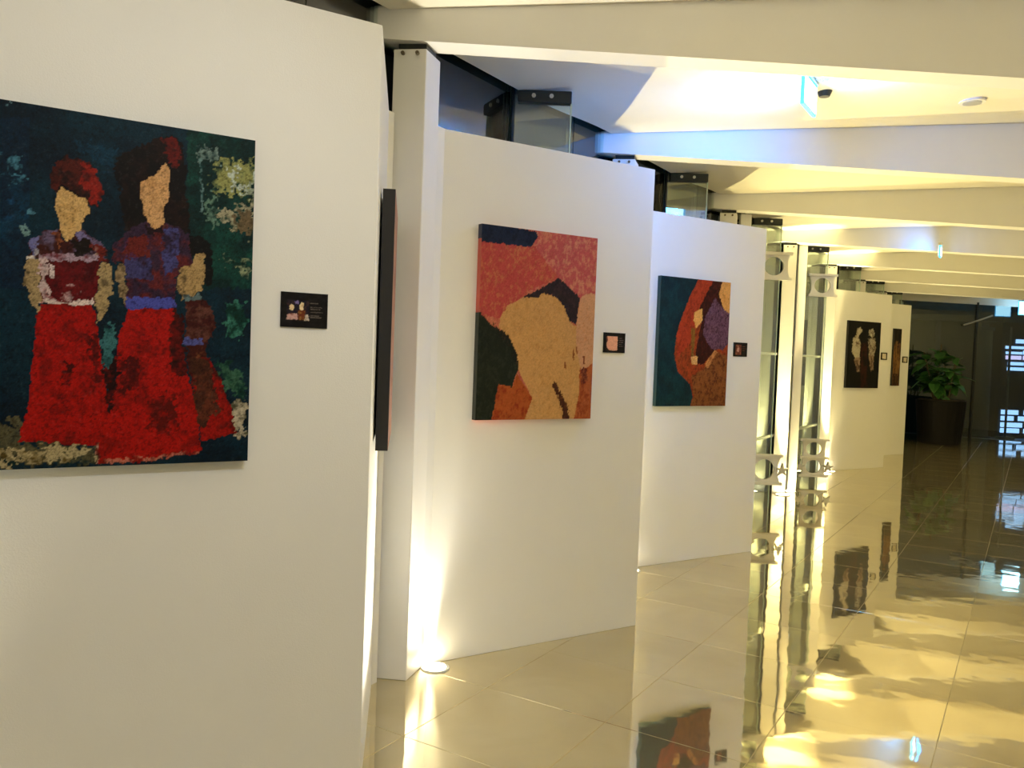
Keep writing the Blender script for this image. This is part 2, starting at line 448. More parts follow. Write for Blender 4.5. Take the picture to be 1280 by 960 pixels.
# ================================================================== PAINTINGS
ART_SISTERS = [
    ([(0.021,0.895), (0.395,0.963), (0.401,0.499), (0.023,0.472)], (8, 44, 66), (16, 66, 92), 0.45, 9, 0),
    ([(0.801,1.023), (1.046,1.066), (1.060,0.547), (0.811,0.528)], (8, 52, 52), (22, 78, 70), 0.5, 10, 0.01),
    ([(0.332,1.001), (0.345,1.004), (0.348,0.993), (0.334,0.991)], (120, 150, 160), (20, 60, 80), 0.5, 30, 0.02),
    ([(0.338,0.847), (0.371,0.858), (0.377,0.819), (0.358,0.811), (0.350,0.793), (0.382,0.803), (0.402,0.800), (0.382,0.772), (0.363,0.778), (0.341,0.803)], (80, 130, 150), (12, 52, 72), 0.62, 26, 0.03),
    ([(0.387,0.708), (0.412,0.711), (0.410,0.694), (0.391,0.695)], (90, 140, 160), (12, 52, 72), 0.5, 30, 0.02),
    ([(0.381,0.673), (0.394,0.675), (0.396,0.647), (0.383,0.645)], (120, 150, 150), (12, 52, 72), 0.5, 30, 0.02),
    ([(0.330,0.752), (0.359,0.744), (0.383,0.713), (0.344,0.675), (0.330,0.684)], (30, 90, 130), (10, 48, 70), 0.65, 24, 0.03),
    ([(0.501,0.912), (0.610,0.924), (0.606,0.847), (0.569,0.853), (0.506,0.890)], (20, 66, 88), (8, 44, 62), 0.6, 20, 0.03),
    ([(0.825,0.941), (0.880,0.955), (0.886,0.919), (0.839,0.906)], (130, 150, 145), (10, 58, 60), 0.6, 30, 0.03),
    ([(0.840,0.918), (0.847,0.919), (0.849,0.757), (0.842,0.757)], (120, 150, 150), (20, 70, 70), 0.5, 30, 0.01),
    ([(0.886,0.913), (0.923,0.934), (0.960,0.923), (1.001,0.940), (1.005,0.841), (0.963,0.828), (0.925,0.836), (0.883,0.818), (0.873,0.860)], (158, 160, 105), (20, 70, 62), 0.42, 24, 0.04),
    ([(0.929,0.907), (0.955,0.898), (0.950,0.852), (0.988,0.851), (0.989,0.903), (1.002,0.911), (1.004,0.827), (0.937,0.844)], (190, 200, 190), (110, 120, 80), 0.5, 30, 0.03),
    ([(0.889,0.774), (0.945,0.775), (1.004,0.827), (1.005,0.711), (0.947,0.717), (0.896,0.744)], (170, 165, 140), (30, 70, 60), 0.48, 24, 0.04),
    ([(0.946,0.769), (0.998,0.788), (1.000,0.710), (0.959,0.712)], (120, 105, 80), (60, 70, 55), 0.5, 24, 0.03),
    ([(0.858,0.808), (0.883,0.818), (0.891,0.711), (0.873,0.710)], (110, 140, 125), (12, 58, 55), 0.6, 26, 0.03),
    ([(0.904,0.637), (0.999,0.626), (1.004,0.568), (0.982,0.566), (0.930,0.614)], (150, 160, 130), (12, 60, 55), 0.6, 26, 0.04),
    ([(0.922,0.487), (0.980,0.497), (0.976,0.389), (0.937,0.381)], (70, 130, 115), (8, 62, 56), 0.65, 26, 0.03),
    ([(0.906,0.306), (0.938,0.306), (0.979,0.273), (0.985,0.199), (0.934,0.212)], (70, 110, 90), (10, 62, 56), 0.65, 26, 0.03),
    ([(0.935,0.188), (0.991,0.193), (0.991,0.076), (0.957,0.077)], (190, 180, 160), (90, 90, 70), 0.55, 26, 0.03),
    ([(0.582,0.385), (0.621,0.418), (0.617,0.299), (0.595,0.211), (0.586,0.311)], (70, 120, 125), (10, 55, 60), 0.62, 26, 0.02),
    ([(0.055,0.137), (0.393,0.131), (0.398,0.071), (0.569,0.067), (0.582,-0.002), (0.057,0.020)], (96, 92, 70), (14, 52, 54), 0.5, 16, 0.04),
    ([(0.288,0.057), (0.414,0.048), (0.493,0.063), (0.559,0.061), (0.549,0.024), (0.414,0.017), (0.288,0.016)], (178, 165, 130), (100, 84, 40), 0.55, 26, 0.04),
    ([(0.622,0.903), (0.660,0.927), (0.732,0.966), (0.761,0.972), (0.784,0.952), (0.798,0.887), (0.809,0.753), (0.810,0.687), (0.783,0.700), (0.637,0.681), (0.627,0.755), (0.621,0.801), (0.601,0.847)], (26, 19, 17), (44, 26, 20), 0.5, 22, 0.012),
    ([(0.727,0.962), (0.761,0.970), (0.780,0.934), (0.777,0.884), (0.756,0.893), (0.744,0.916)], (112, 32, 22), (60, 22, 18), 0.5, 30, 0.015),
    ([(0.446,0.818), (0.458,0.849), (0.496,0.872), (0.532,0.865), (0.559,0.846), (0.572,0.806), (0.576,0.772), (0.566,0.738), (0.550,0.740), (0.542,0.744), (0.477,0.770), (0.457,0.774), (0.449,0.796)], (92, 36, 24), (48, 22, 16), 0.5, 26, 0.012),
    ([(0.527,0.859), (0.559,0.843), (0.572,0.806), (0.576,0.772), (0.566,0.738), (0.550,0.742), (0.544,0.780), (0.517,0.811)], (148, 42, 26), (92, 30, 20), 0.45, 28, 0.015),
    ([(0.454,0.773), (0.474,0.792), (0.545,0.761), (0.546,0.722), (0.527,0.689), (0.528,0.766), (0.482,0.777)], (34, 18, 16), (22, 14, 14), 0.5, 26, 0.008),
    ([(0.473,0.786), (0.492,0.777), (0.542,0.756), (0.544,0.724), (0.522,0.689), (0.525,0.669), (0.491,0.634), (0.474,0.664), (0.473,0.683), (0.461,0.729), (0.461,0.769)], (206, 174, 122), (196, 162, 108), 0.4, 40, 0.004),
    ([(0.745,0.894), (0.754,0.875), (0.753,0.783), (0.739,0.757), (0.741,0.711), (0.720,0.694), (0.699,0.703), (0.693,0.727), (0.686,0.738), (0.671,0.808), (0.675,0.827), (0.711,0.853)], (208, 168, 122), (198, 156, 108), 0.4, 40, 0.004),
    ([(0.395,0.576), (0.427,0.584), (0.424,0.523), (0.432,0.469), (0.424,0.423), (0.409,0.455), (0.387,0.513)], (172, 152, 116), (120, 105, 80), 0.4, 34, 0.01),
    ([(0.573,0.580), (0.598,0.582), (0.605,0.549), (0.607,0.524), (0.596,0.464), (0.571,0.411), (0.562,0.465), (0.568,0.546)], (172, 152, 114), (120, 105, 80), 0.4, 34, 0.01),
    ([(0.404,0.630), (0.423,0.649), (0.464,0.674), (0.491,0.633), (0.524,0.673), (0.556,0.660), (0.586,0.631), (0.599,0.585), (0.573,0.580), (0.480,0.586), (0.419,0.586), (0.395,0.579)], (74, 34, 28), (118, 104, 132), 0.5, 20, 0.012),
    ([(0.404,0.630), (0.420,0.646), (0.423,0.598), (0.404,0.591)], (118, 118, 165), (170, 165, 170), 0.5, 26, 0.012),
    ([(0.515,0.665), (0.546,0.663), (0.552,0.643), (0.520,0.642)], (128, 120, 160), (70, 50, 70), 0.5, 26, 0.012),
    ([(0.453,0.653), (0.473,0.670), (0.484,0.639), (0.469,0.620)], (150, 90, 60), (70, 30, 25), 0.5, 26, 0.012),
    ([(0.499,0.640), (0.546,0.651), (0.552,0.610), (0.505,0.600)], (36, 24, 18), (70, 30, 24), 0.5, 24, 0.015),
    ([(0.546,0.639), (0.584,0.631), (0.592,0.590), (0.563,0.576)], (120, 44, 34), (190, 170, 160), 0.4, 24, 0.015),
    ([(0.392,0.587), (0.416,0.592), (0.419,0.581), (0.395,0.578)], (215, 210, 205), (160, 150, 150), 0.4, 24, 0.01),
    ([(0.423,0.593), (0.570,0.600), (0.569,0.539), (0.559,0.466), (0.515,0.457), (0.429,0.463)], (112, 20, 26), (84, 14, 18), 0.5, 22, 0.006),
    ([(0.422,0.597), (0.570,0.602), (0.568,0.587), (0.424,0.580)], (170, 150, 165), (120, 60, 70), 0.5, 26, 0.008),
    ([(0.424,0.587), (0.442,0.583), (0.438,0.525), (0.442,0.511), (0.455,0.482), (0.482,0.467), (0.430,0.462)], (200, 180, 180), (140, 40, 45), 0.45, 24, 0.015),
    ([(0.447,0.571), (0.460,0.569), (0.459,0.529), (0.450,0.531)], (215, 200, 200), (150, 60, 60), 0.35, 24, 0.01),
    ([(0.430,0.474), (0.487,0.465), (0.558,0.480), (0.558,0.466), (0.515,0.455), (0.430,0.462)], (222, 205, 200), (180, 120, 120), 0.35, 26, 0.006),
    ([(0.476,0.502), (0.524,0.511), (0.530,0.481), (0.482,0.472)], (190, 160, 160), (112, 20, 26), 0.6, 34, 0.02),
    ([(0.435,0.459), (0.558,0.461), (0.578,0.342), (0.599,0.185), (0.602,0.154), (0.570,0.061), (0.381,0.079), (0.402,0.186), (0.417,0.366), (0.419,0.427)], (168, 24, 9), (132, 20, 10), 0.4, 16, 0.006),
    ([(0.490,0.296), (0.509,0.296), (0.508,0.238), (0.489,0.240)], (84, 14, 8), (140, 20, 10), 0.45, 24, 0.02),
    ([(0.541,0.377), (0.570,0.379), (0.584,0.236), (0.567,0.248)], (96, 16, 10), (150, 22, 10), 0.5, 24, 0.02),
    ([(0.617,0.586), (0.643,0.586), (0.640,0.539), (0.649,0.470), (0.625,0.494), (0.616,0.549)], (160, 140, 108), (100, 86, 64), 0.4, 30, 0.01),
    ([(0.785,0.595), (0.824,0.605), (0.826,0.629), (0.856,0.644), (0.860,0.557), (0.859,0.562), (0.848,0.521), (0.795,0.492), (0.780,0.536)], (178, 152, 108), (110, 94, 68), 0.4, 30, 0.01),
    ([(0.637,0.681), (0.692,0.714), (0.717,0.692), (0.743,0.714), (0.784,0.708), (0.815,0.678), (0.824,0.598), (0.790,0.592), (0.777,0.568), (0.779,0.468), (0.644,0.461), (0.646,0.558), (0.641,0.589), (0.603,0.594), (0.616,0.652)], (66, 46, 70), (112, 46, 48), 0.5, 18, 0.01),
    ([(0.642,0.660), (0.693,0.678), (0.705,0.618), (0.660,0.602), (0.632,0.612)], (118, 46, 40), (70, 60, 110), 0.5, 22, 0.015),
    ([(0.737,0.695), (0.783,0.700), (0.780,0.588), (0.746,0.561)], (84, 84, 138), (60, 44, 70), 0.5, 24, 0.012),
    ([(0.638,0.600), (0.705,0.613), (0.717,0.547), (0.644,0.540)], (76, 74, 120), (60, 36, 56), 0.5, 24, 0.012),
    ([(0.644,0.492), (0.777,0.497), (0.778,0.466), (0.644,0.459)], (86, 92, 172), (70, 50, 90), 0.4, 24, 0.008),
    ([(0.687,0.708), (0.717,0.696), (0.748,0.714), (0.732,0.682), (0.704,0.676)], (46, 24, 32), (150, 90, 70), 0.4, 26, 0.008),
    ([(0.810,0.681), (0.843,0.689), (0.874,0.666), (0.884,0.597), (0.879,0.542), (0.861,0.541), (0.857,0.640), (0.816,0.627)], (18, 17, 18), (28, 26, 26), 0.4, 22, 0.006),
    ([(0.802,0.493), (0.858,0.503), (0.890,0.466), (0.898,0.425), (0.875,0.361), (0.810,0.359)], (76, 30, 26), (110, 70, 60), 0.5, 26, 0.012),
    ([(0.795,0.508), (0.845,0.514), (0.849,0.496), (0.802,0.490)], (110, 130, 135), (60, 60, 60), 0.5, 28, 0.012),
    ([(0.805,0.381), (0.857,0.378), (0.857,0.363), (0.805,0.362)], (96, 100, 160), (70, 50, 60), 0.45, 28, 0.01),
    ([(0.810,0.362), (0.867,0.361), (0.876,0.319), (0.818,0.307)], (78, 34, 22), (130, 80, 50), 0.4, 26, 0.01),
    ([(0.813,0.314), (0.876,0.324), (0.909,0.272), (0.943,0.172), (0.962,0.089), (0.864,0.064), (0.832,0.212)], (160, 26, 12), (90, 24, 14), 0.45, 18, 0.008),
    ([(0.817,0.311), (0.875,0.319), (0.892,0.253), (0.913,0.158), (0.873,0.119), (0.844,0.106), (0.829,0.238)], (78, 46, 30), (112, 60, 40), 0.5, 20, 0.02),
    ([(0.649,0.459), (0.777,0.465), (0.775,0.361), (0.806,0.291), (0.825,0.238), (0.843,0.159), (0.860,0.037), (0.577,0.005), (0.568,0.073), (0.599,0.160), (0.623,0.261), (0.625,0.375)], (172, 26, 10), (138, 22, 10), 0.42, 16, 0.006),
    ([(0.773,0.465), (0.795,0.446), (0.805,0.362), (0.813,0.264), (0.776,0.270), (0.765,0.361)], (64, 16, 12), (120, 24, 14), 0.45, 22, 0.015),
    ([(0.625,0.318), (0.679,0.314), (0.688,0.224), (0.635,0.211)], (92, 16, 9), (150, 22, 10), 0.55, 24, 0.03),
    ([(0.705,0.211), (0.777,0.211), (0.798,0.120), (0.755,0.082), (0.713,0.101)], (104, 22, 12), (160, 26, 12), 0.55, 24, 0.03),
    ([(0.589,0.286), (0.625,0.312), (0.614,0.173), (0.599,0.160)], (50, 14, 12), (120, 22, 12), 0.4, 24, 0.02),
    ([(0.569,0.067), (0.579,0.073), (0.580,0.007), (0.573,0.010)], (190, 150, 130), (120, 40, 30), 0.5, 26, 0.01),
    ([(0.577,0.018), (0.720,0.024), (0.858,0.037), (0.858,0.029), (0.720,0.012), (0.582,0.004)], (190, 120, 100), (140, 30, 15), 0.6, 34, 0.012),
]
ART_SHAWL = [
    ([(0.414,1.042), (1.064,1.096), (1.098,0.632), (0.855,0.647), (0.656,0.762), (0.436,0.677)], (186, 84, 84), (206, 130, 104), 0.5, 40, 0.01),
    ([(-0.038,0.911), (0.432,0.921), (0.656,0.762), (0.378,0.674), (0.172,0.531), (0.001,0.536)], (184, 72, 70), (196, 112, 78), 0.45, 40, 0.01),
    ([(-0.098,1.023), (0.448,0.994), (0.463,0.972), (0.407,0.910), (-0.092,0.907)], (26, 36, 62), (16, 24, 46), 0.5, 34, 0.006),
    ([(-0.074,0.580), (0.001,0.554), (0.098,0.492), (0.218,0.448), (0.329,0.329), (0.347,0.268), (0.319,0.237), (0.290,0.169), (0.176,0.187), (0.150,0.071), (0.127,-0.025), (-0.042,-0.023)], (28, 34, 24), (40, 46, 34), 0.5, 34, 0.005),
    ([(0.176,0.187), (0.290,0.169), (0.329,0.241), (0.471,0.115), (0.390,-0.028), (0.127,-0.025)], (172, 84, 36), (148, 56, 24), 0.5, 26, 0.01),
    ([(0.772,0.287), (1.073,0.344), (1.101,-0.036), (0.814,-0.033)], (178, 94, 50), (150, 66, 36), 0.5, 34, 0.01),
    ([(0.172,0.531), (0.225,0.593), (0.359,0.648), (0.517,0.678), (0.642,0.656), (0.712,0.615), (0.787,0.523), (0.887,0.495), (0.996,0.342), (0.880,0.276), (0.883,0.134), (0.836,-0.033), (0.390,-0.028), (0.467,0.115), (0.343,0.255), (0.330,0.317), (0.235,0.436), (0.165,0.482)], (206, 156, 96), (198, 146, 86), 0.4, 44, 0.004),
    ([(0.831,0.518), (0.855,0.647), (0.885,0.680), (0.943,0.695), (1.049,0.692), (1.073,0.344), (0.966,0.290), (0.891,0.276), (0.839,0.390)], (208, 154, 116), (202, 142, 100), 0.4, 40, 0.005),
    ([(0.359,0.648), (0.477,0.688), (0.656,0.762), (0.857,0.669), (0.831,0.521), (0.776,0.529), (0.712,0.615), (0.642,0.656), (0.517,0.678), (0.480,0.648)], (44, 34, 40), (62, 44, 48), 0.5, 40, 0.008),
    ([(0.116,0.493), (0.234,0.448), (0.340,0.317), (0.340,0.255), (0.301,0.304), (0.262,0.376), (0.176,0.440)], (26, 28, 22), (60, 48, 30), 0.35, 40, 0.02),
    ([(0.634,0.202), (0.671,0.204), (0.717,0.147), (0.786,0.070), (0.807,-0.013), (0.744,-0.013), (0.734,0.057), (0.676,0.133)], (72, 38, 26), (120, 70, 40), 0.35, 60, 0.02),
    ([(0.892,0.276), (0.944,0.289), (0.954,0.212), (0.908,0.192)], (96, 40, 34), (150, 80, 50), 0.4, 50, 0.02),
    ([(0.734,0.312), (0.751,0.312), (0.754,0.274), (0.737,0.274)], (140, 84, 46), (150, 90, 50), 0.3, 30, 0.004),
    ([(0.808,0.377), (0.825,0.377), (0.829,0.326), (0.811,0.326)], (140, 84, 46), (150, 90, 50), 0.3, 30, 0.004),
    ([(0.908,0.347), (0.923,0.347), (0.926,0.303), (0.910,0.302)], (120, 62, 40), (150, 90, 50), 0.3, 30, 0.004),
    ([(0.839,0.397), (0.852,0.397), (0.855,0.358), (0.842,0.358)], (150, 94, 56), (150, 90, 50), 0.3, 30, 0.004),
]
ART_ARC = [
    ([(0.538,1.023), (1.136,1.038), (1.234,-0.047), (0.464,-0.043), (0.516,0.076), (0.464,0.174), (0.280,0.271), (0.224,0.406), (0.243,0.561), (0.315,0.719), (0.408,0.859)], (160, 70, 34), (120, 60, 26), 0.5, 34, 0.006),
    ([(0.526,1.003), (0.759,1.000), (0.631,0.871), (0.509,0.727), (0.439,0.489), (0.271,0.387), (0.243,0.561), (0.322,0.720), (0.408,0.859)], (172, 66, 38), (138, 50, 26), 0.45, 40, 0.01),
    ([(0.741,1.005), (0.880,1.003), (0.843,0.901), (0.951,0.745), (0.909,0.582), (0.827,0.449), (0.634,0.332), (0.516,0.343), (0.540,0.492), (0.587,0.652), (0.558,0.788)], (58, 20, 18), (84, 30, 24), 0.45, 34, 0.008),
    ([(0.772,0.868), (0.910,0.784), (1.164,0.733), (1.176,0.591), (0.992,0.504), (0.920,0.451), (0.751,0.458), (0.621,0.563), (0.632,0.693)], (118, 82, 100), (74, 46, 62), 0.5, 60, 0.01),
    ([(0.878,1.014), (1.138,1.018), (1.158,0.794), (0.989,0.751), (0.910,0.784), (0.828,0.900)], (216, 162, 92), (204, 146, 78), 0.35, 30, 0.005),
    ([(0.483,0.742), (0.596,0.774), (0.604,0.676), (0.515,0.613), (0.474,0.677)], (222, 168, 92), (208, 150, 80), 0.35, 30, 0.005),
    ([(0.443,0.617), (0.508,0.609), (0.501,0.392), (0.466,0.391)], (140, 104, 44), (110, 70, 30), 0.4, 30, 0.008),
    ([(0.462,0.391), (0.555,0.398), (0.552,0.329), (0.474,0.328)], (224, 176, 110), (208, 150, 80), 0.35, 30, 0.005),
    ([(0.655,0.296), (0.807,0.449), (0.982,0.402), (1.194,0.386), (1.234,-0.047), (0.464,-0.043), (0.527,0.076), (0.478,0.234)], (142, 88, 46), (100, 52, 26), 0.5, 40, 0.01),
    ([(0.669,0.336), (0.807,0.454), (0.846,0.435), (0.709,0.297)], (200, 140, 80), (150, 90, 50), 0.4, 40, 0.008),
]
ART_GHOSTS = [
    ([(0.245,0.872), (0.363,0.919), (0.423,0.853), (0.317,0.777), (0.237,0.796)], (176, 168, 150), (120, 110, 95), 0.5, 20, 0.02),
    ([(0.146,0.751), (0.289,0.798), (0.389,0.674), (0.377,0.462), (0.269,0.416), (0.126,0.541)], (172, 164, 146), (90, 70, 60), 0.45, 14, 0.02),
    ([(0.207,0.437), (0.395,0.462), (0.401,0.249), (0.314,0.240)], (150, 130, 112), (80, 60, 50), 0.5, 16, 0.02),
    ([(0.615,0.872), (0.746,0.898), (0.817,0.824), (0.735,0.761), (0.641,0.792)], (176, 172, 158), (120, 110, 95), 0.5, 20, 0.02),
    ([(0.612,0.745), (0.824,0.772), (0.878,0.601), (0.803,0.471), (0.656,0.502)], (160, 150, 132), (80, 60, 52), 0.5, 14, 0.02),
    ([(0.658,0.489), (0.836,0.506), (0.825,0.277), (0.736,0.263)], (140, 122, 104), (80, 60, 50), 0.5, 16, 0.02),
    ([(0.389,0.674), (0.583,0.679), (0.660,-0.004), (0.464,-0.005)], (58, 26, 20), (24, 16, 14), 0.55, 14, 0.03),
]

def vnoise(u, v, scale, rng, octaves=3, decay=0.6):
    out = np.zeros_like(u); amp, tot = 1.0, 0.0
    for _ in range(octaves):
        g = rng.random((int(scale) + 3, int(scale) + 3))
        x, y = np.clip(u, 0, 1) * scale, np.clip(v, 0, 1) * scale
        xi, yi = x.astype(int), y.astype(int); fx, fy = x - xi, y - yi
        fx = fx * fx * (3 - 2 * fx); fy = fy * fy * (3 - 2 * fy)
        out += amp * ((g[xi, yi] * (1 - fx) + g[xi + 1, yi] * fx) * (1 - fy) + (g[xi, yi + 1] * (1 - fx) + g[xi + 1, yi + 1] * fx) * fy)
        tot += amp; amp *= decay; scale *= 2
    return out / tot

def inside(u, v, poly):
    r = np.zeros(u.shape, bool); k = len(poly)
    for i in range(k):
        x0, y0 = poly[i]; x1, y1 = poly[(i + 1) % k]
        if y0 == y1: continue
        c = ((y0 > v) != (y1 > v)) & (u < (x1 - x0) * (v - y0) / (y1 - y0) + x0)
        r ^= c
    return r

def raster(nx, ny, base, base2, bscale, layers, seed, gain=1.0, grain=0.12, lightc=(1, 1, 1), fleck=0.0, gamma=1.0):
    rng = np.random.default_rng(seed)
    u, v = np.meshgrid((np.arange(nx + 1)) / nx, (np.arange(ny + 1)) / ny)
    L = lambda c: np.array(lin(c))
    m_ = vnoise(u, v, bscale, rng)[..., None]
    k = np.clip((m_ - 0.35) / 0.3, 0, 1)
    img = L(base) * (1 - k) + L(base2) * k
    ju, jv = vnoise(u, v, 70, rng, 2, 0.8) - 0.5, vnoise(u, v, 70, rng, 2, 0.8) - 0.5
    for poly, c1, c2, mix, sc, jit in layers:
        msk = inside(u + ju * (jit * 1.6 + 0.004), v + jv * (jit * 1.6 + 0.004), poly)
        if not msk.any(): continue
        nn = vnoise(u, v, sc, rng, 4, 0.8)
        k = np.clip((nn - (0.72 - 0.5 * mix)) / 0.2, 0, 1)[..., None]
        c = L(c1) * (1 - k) + L(c2) * k
        img = np.where(msk[..., None], c, img)
    fl = vnoise(u, v, min(nx, ny) * 0.45, rng, 2, 0.9)[..., None]
    img = img * (1 - 0.75 * fleck * np.clip((fl - 0.62) / 0.1, 0, 1)) + 0.03 * fleck * np.clip((0.30 - fl) / 0.1, 0, 1)
    fine = 1 + grain * (rng.random(u.shape) - 0.5) * 2 + grain * (vnoise(u, v, nx / 6, rng, 2) - 0.5)
    img = np.clip(np.power(img, gamma) * fine[..., None] * gain * np.array(lightc), 0, 1)
    return img

def picture_grid(name, origin, du, dv, nrm, w, h, img, material, parent):
    """flat painted face: fine grid whose points carry the paint colour"""
    ny, nx = img.shape[0] - 1, img.shape[1] - 1
    u, v = np.meshgrid(np.arange(nx + 1) / nx * w, np.arange(ny + 1) / ny * h)
    o_, a, b = np.array(origin), np.array(du), np.array(dv)
    P = o_ + u[..., None] * a + v[..., None] * b
    idx = np.arange((nx + 1) * (ny + 1)).reshape(ny + 1, nx + 1)
    F = np.stack([idx[:-1, :-1], idx[:-1, 1:], idx[1:, 1:], idx[1:, :-1]], -1).reshape(-1, 4)
    me = bpy.data.meshes.new(name)
    me.vertices.add(len(P.reshape(-1, 3))); me.vertices.foreach_set('co', P.reshape(-1).astype(np.float32))
    me.loops.add(F.size); me.loops.foreach_set('vertex_index', F.reshape(-1).astype(np.int32))
    me.polygons.add(len(F)); me.polygons.foreach_set('loop_start', (np.arange(len(F)) * 4).astype(np.int32))
    me.polygons.foreach_set('loop_total', np.full(len(F), 4, np.int32))
    me.update(calc_edges=True)
    ca = me.color_attributes.new('paint', 'FLOAT_COLOR', 'POINT')
    rgba = np.concatenate([img.reshape(-1, 3), np.ones((img.shape[0] * img.shape[1], 1))], 1)
    ca.data.foreach_set('color', rgba.reshape(-1).astype(np.float32))
    me.materials.append(material)
    return put(bpy.data.objects.new(name, me), parent)

def frame_edges(name, origin, du, nrm, w, h, thick, material, parent, zb):
    """the wrapped canvas body behind the painted face"""
    bm = bmesh.new()
    o2 = Vector(origin); board(bm, o2, o2 + Vector(du) * w, Vector(nrm), -thick, -0.0006, zb, zb + h)
    return obj(name, bm, material, parent)

def hang(base, du, nrm, s0, s1, z0, z1, thick, img, label, cat, edge, name='painting', group=None, gap=0.0):
    du, nrm = Vector(du), Vector(nrm)
    o_ = base + du * s0 + nrm * (thick + gap) + Vector((0, 0, z0))
    t = thing(name, label, cat, base + du * ((s0 + s1) / 2) + nrm * gap + Vector((0, 0, z0)), group)
    picture_grid('painted_face' if name == 'painting' else 'printed_face', o_, du, (0, 0, 1), nrm, s1 - s0, z1 - z0, img, M_PAINT if name == 'painting' else M_CARD, t)
    frame_edges('canvas_edge' if name == 'painting' else 'card', o_, du, nrm, s1 - s0, z1 - z0, thick, edge, t, z0)
    return t

PG = 0.92
img = raster(340, 340, (7, 38, 54), (11, 54, 70), 7, ART_SISTERS, 1, PG, 0.28, fleck=0.55, gamma=1.22)
r0 = geo[0][0]
M_E1 = mat('dark_teal_canvas_edge', (0.012, 0.03, 0.04), 0.7)
hang(r0, PD, PN, -1.385, -.412, 1.187, 2.153, 0.035, img, 'large dark teal painting of two faceless figures in long red skirts', 'painting', M_E1, group='paintings on the partitions')
r1 = geo[1][0]
img = raster(150, 200, (182, 84, 70), (200, 120, 90), 30, ART_SHAWL, 2, 0.88, 0.14, fleck=0.15)
M_E2 = mat('orange_red_canvas_edge', (0.47, 0.09, 0.06), 0.6, var=0.3, scale=7)
t2 = hang(r1, PD, PN, -1.13, -.415, 1.202, 2.17, 0.035, img, 'painting of a tan faceless head under a mottled red shawl', 'painting', M_E2, group='paintings on the partitions')
# the wrapped left side is navy on top and black below
o_ = r1 + PD * (-1.13)
for nm, a, b, mm in (('edge_top_paint', 2.10, 2.17, mat('navy_paint', (0.015, 0.02, 0.05), 0.6)), ('edge_low_paint', 1.202, 1.735, mat('black_green_paint', (0.014, 0.018, 0.012), 0.6))):
    bm = bmesh.new(); board(bm, o_ - PD * 0.0012, o_ + PD * 0.001, PN, 0.001, 0.0345, a, b); obj(nm, bm, mm, t2)
r2 = geo[2][0]
img = raster(120, 160, (10, 46, 54), (16, 60, 66), 14, ART_ARC, 3, 1.0, 0.2, fleck=0.25, gamma=1.15)
M_E3 = mat('dark_teal_canvas_wrap', (0.012, 0.045, 0.055), 0.6, var=0.2)
hang(r2, PD, PN, -1.13, -.415, 1.187, 2.14, 0.035, img, 'dark teal painting with a curved orange and brown shape', 'painting', M_E3, group='paintings on the partitions')
r5 = geo[5][0]
img = raster(70, 90, (13, 14, 15), (22, 20, 18), 12, ART_GHOSTS, 4, 1.2, 0.2, gamma=1.2)
hang(r5, PD, PN, -1.045, -.29, 1.2, 2.175, 0.035, img, 'black painting of two pale ghostly standing figures', 'painting', M_BLACK, group='paintings on the partitions')
r6 = geo[6][0]
BR = [([(0, .72), (1, .72), (1, 1), (0, 1)], (20, 20, 16), (34, 26, 18), .4, 8, .02), ([(0, .2), (.9, .2), (1, .45), (.6, .6), (.9, .74), (.2, .78), (0, .6)], (120, 84, 44), (58, 36, 22), .5, 8, .05),
      ([(.2, 0), (1, 0), (.9, .2), (0, .2)], (40, 26, 16), (90, 60, 36), .4, 8, .05)]
img = raster(20, 60, (40, 28, 18), (80, 54, 30), 8, BR, 5, 1.2, 0.2)
hang(r6, PD, PN, -.50, -.295, 1.2, 2.18, 0.035, img, 'narrow upright brown and black painting beside the plant', 'painting', M_BLACK, group='paintings on the partitions')
# the painting on the return side of the first partition, seen edge-on
rr, rd, rn = geo[0]
RT = [([(0, 0), (1, 0), (1, .4), (0, .45)], (150, 112, 98), (120, 84, 72), .4, 12, .03)]
img = raster(60, 80, (160, 120, 100), (130, 90, 80), 10, RT, 6, 1.1, 0.2)
hang(rr, rd, rn, 0.29, 0.99, 1.165, 2.125, 0.046, img, 'thick painting seen edge-on with a black side on the panel return', 'painting', M_BLACK, group='paintings on the partitions', gap=0.008)

# ------------------------------------------------------------------ caption cards
def B4(x0, y0, x1, y1): return [(x0, y0), (x1, y0), (x1, y1), (x0, y1)]
C1 = [(B4(.12, .22, .60, .78), (26, 22, 34), (60, 40, 40), .4, 12, .02),
      ([(.18, .5), (.26, .46), (.28, .6), (.22, .66), (.18, .62)], (214, 190, 150), (190, 160, 120), .3, 10, .01),
      ([(.40, .5), (.47, .5), (.48, .70), (.43, .72), (.39, .64)], (220, 200, 160), (190, 160, 120), .3, 10, .01),
      ([(.12, .22), (.36, .22), (.34, .40), (.14, .38)], (190, 150, 140), (110, 40, 30), .5, 10, .03),
      ([(.36, .22), (.5, .22), (.52, .5), (.36, .5)], (96, 44, 26), (150, 110, 50), .4, 12, .03),
      ([(.5, .2), (.6, .2), (.58, .40), (.52, .36)], (200, 186, 170), (150, 130, 110), .4, 10, .02),
      ([(.30, .66), (.38, .68), (.36, .78), (.3, .74)], (110, 100, 150), (60, 50, 80), .4, 10, .02)]
def lines(x0, x1, rows, c=(92, 84, 78)):
    return [(B4(x0, y, x0 + (x1 - x0) * f, y + 0.028), c, (30, 26, 26), .45, 40, 0.004) for y, f in rows]
C1 += lines(.62, .9, [(.70, .6), (.58, .9), (.52, .8), (.44, 1), (.34, .7), (.29, .9)])
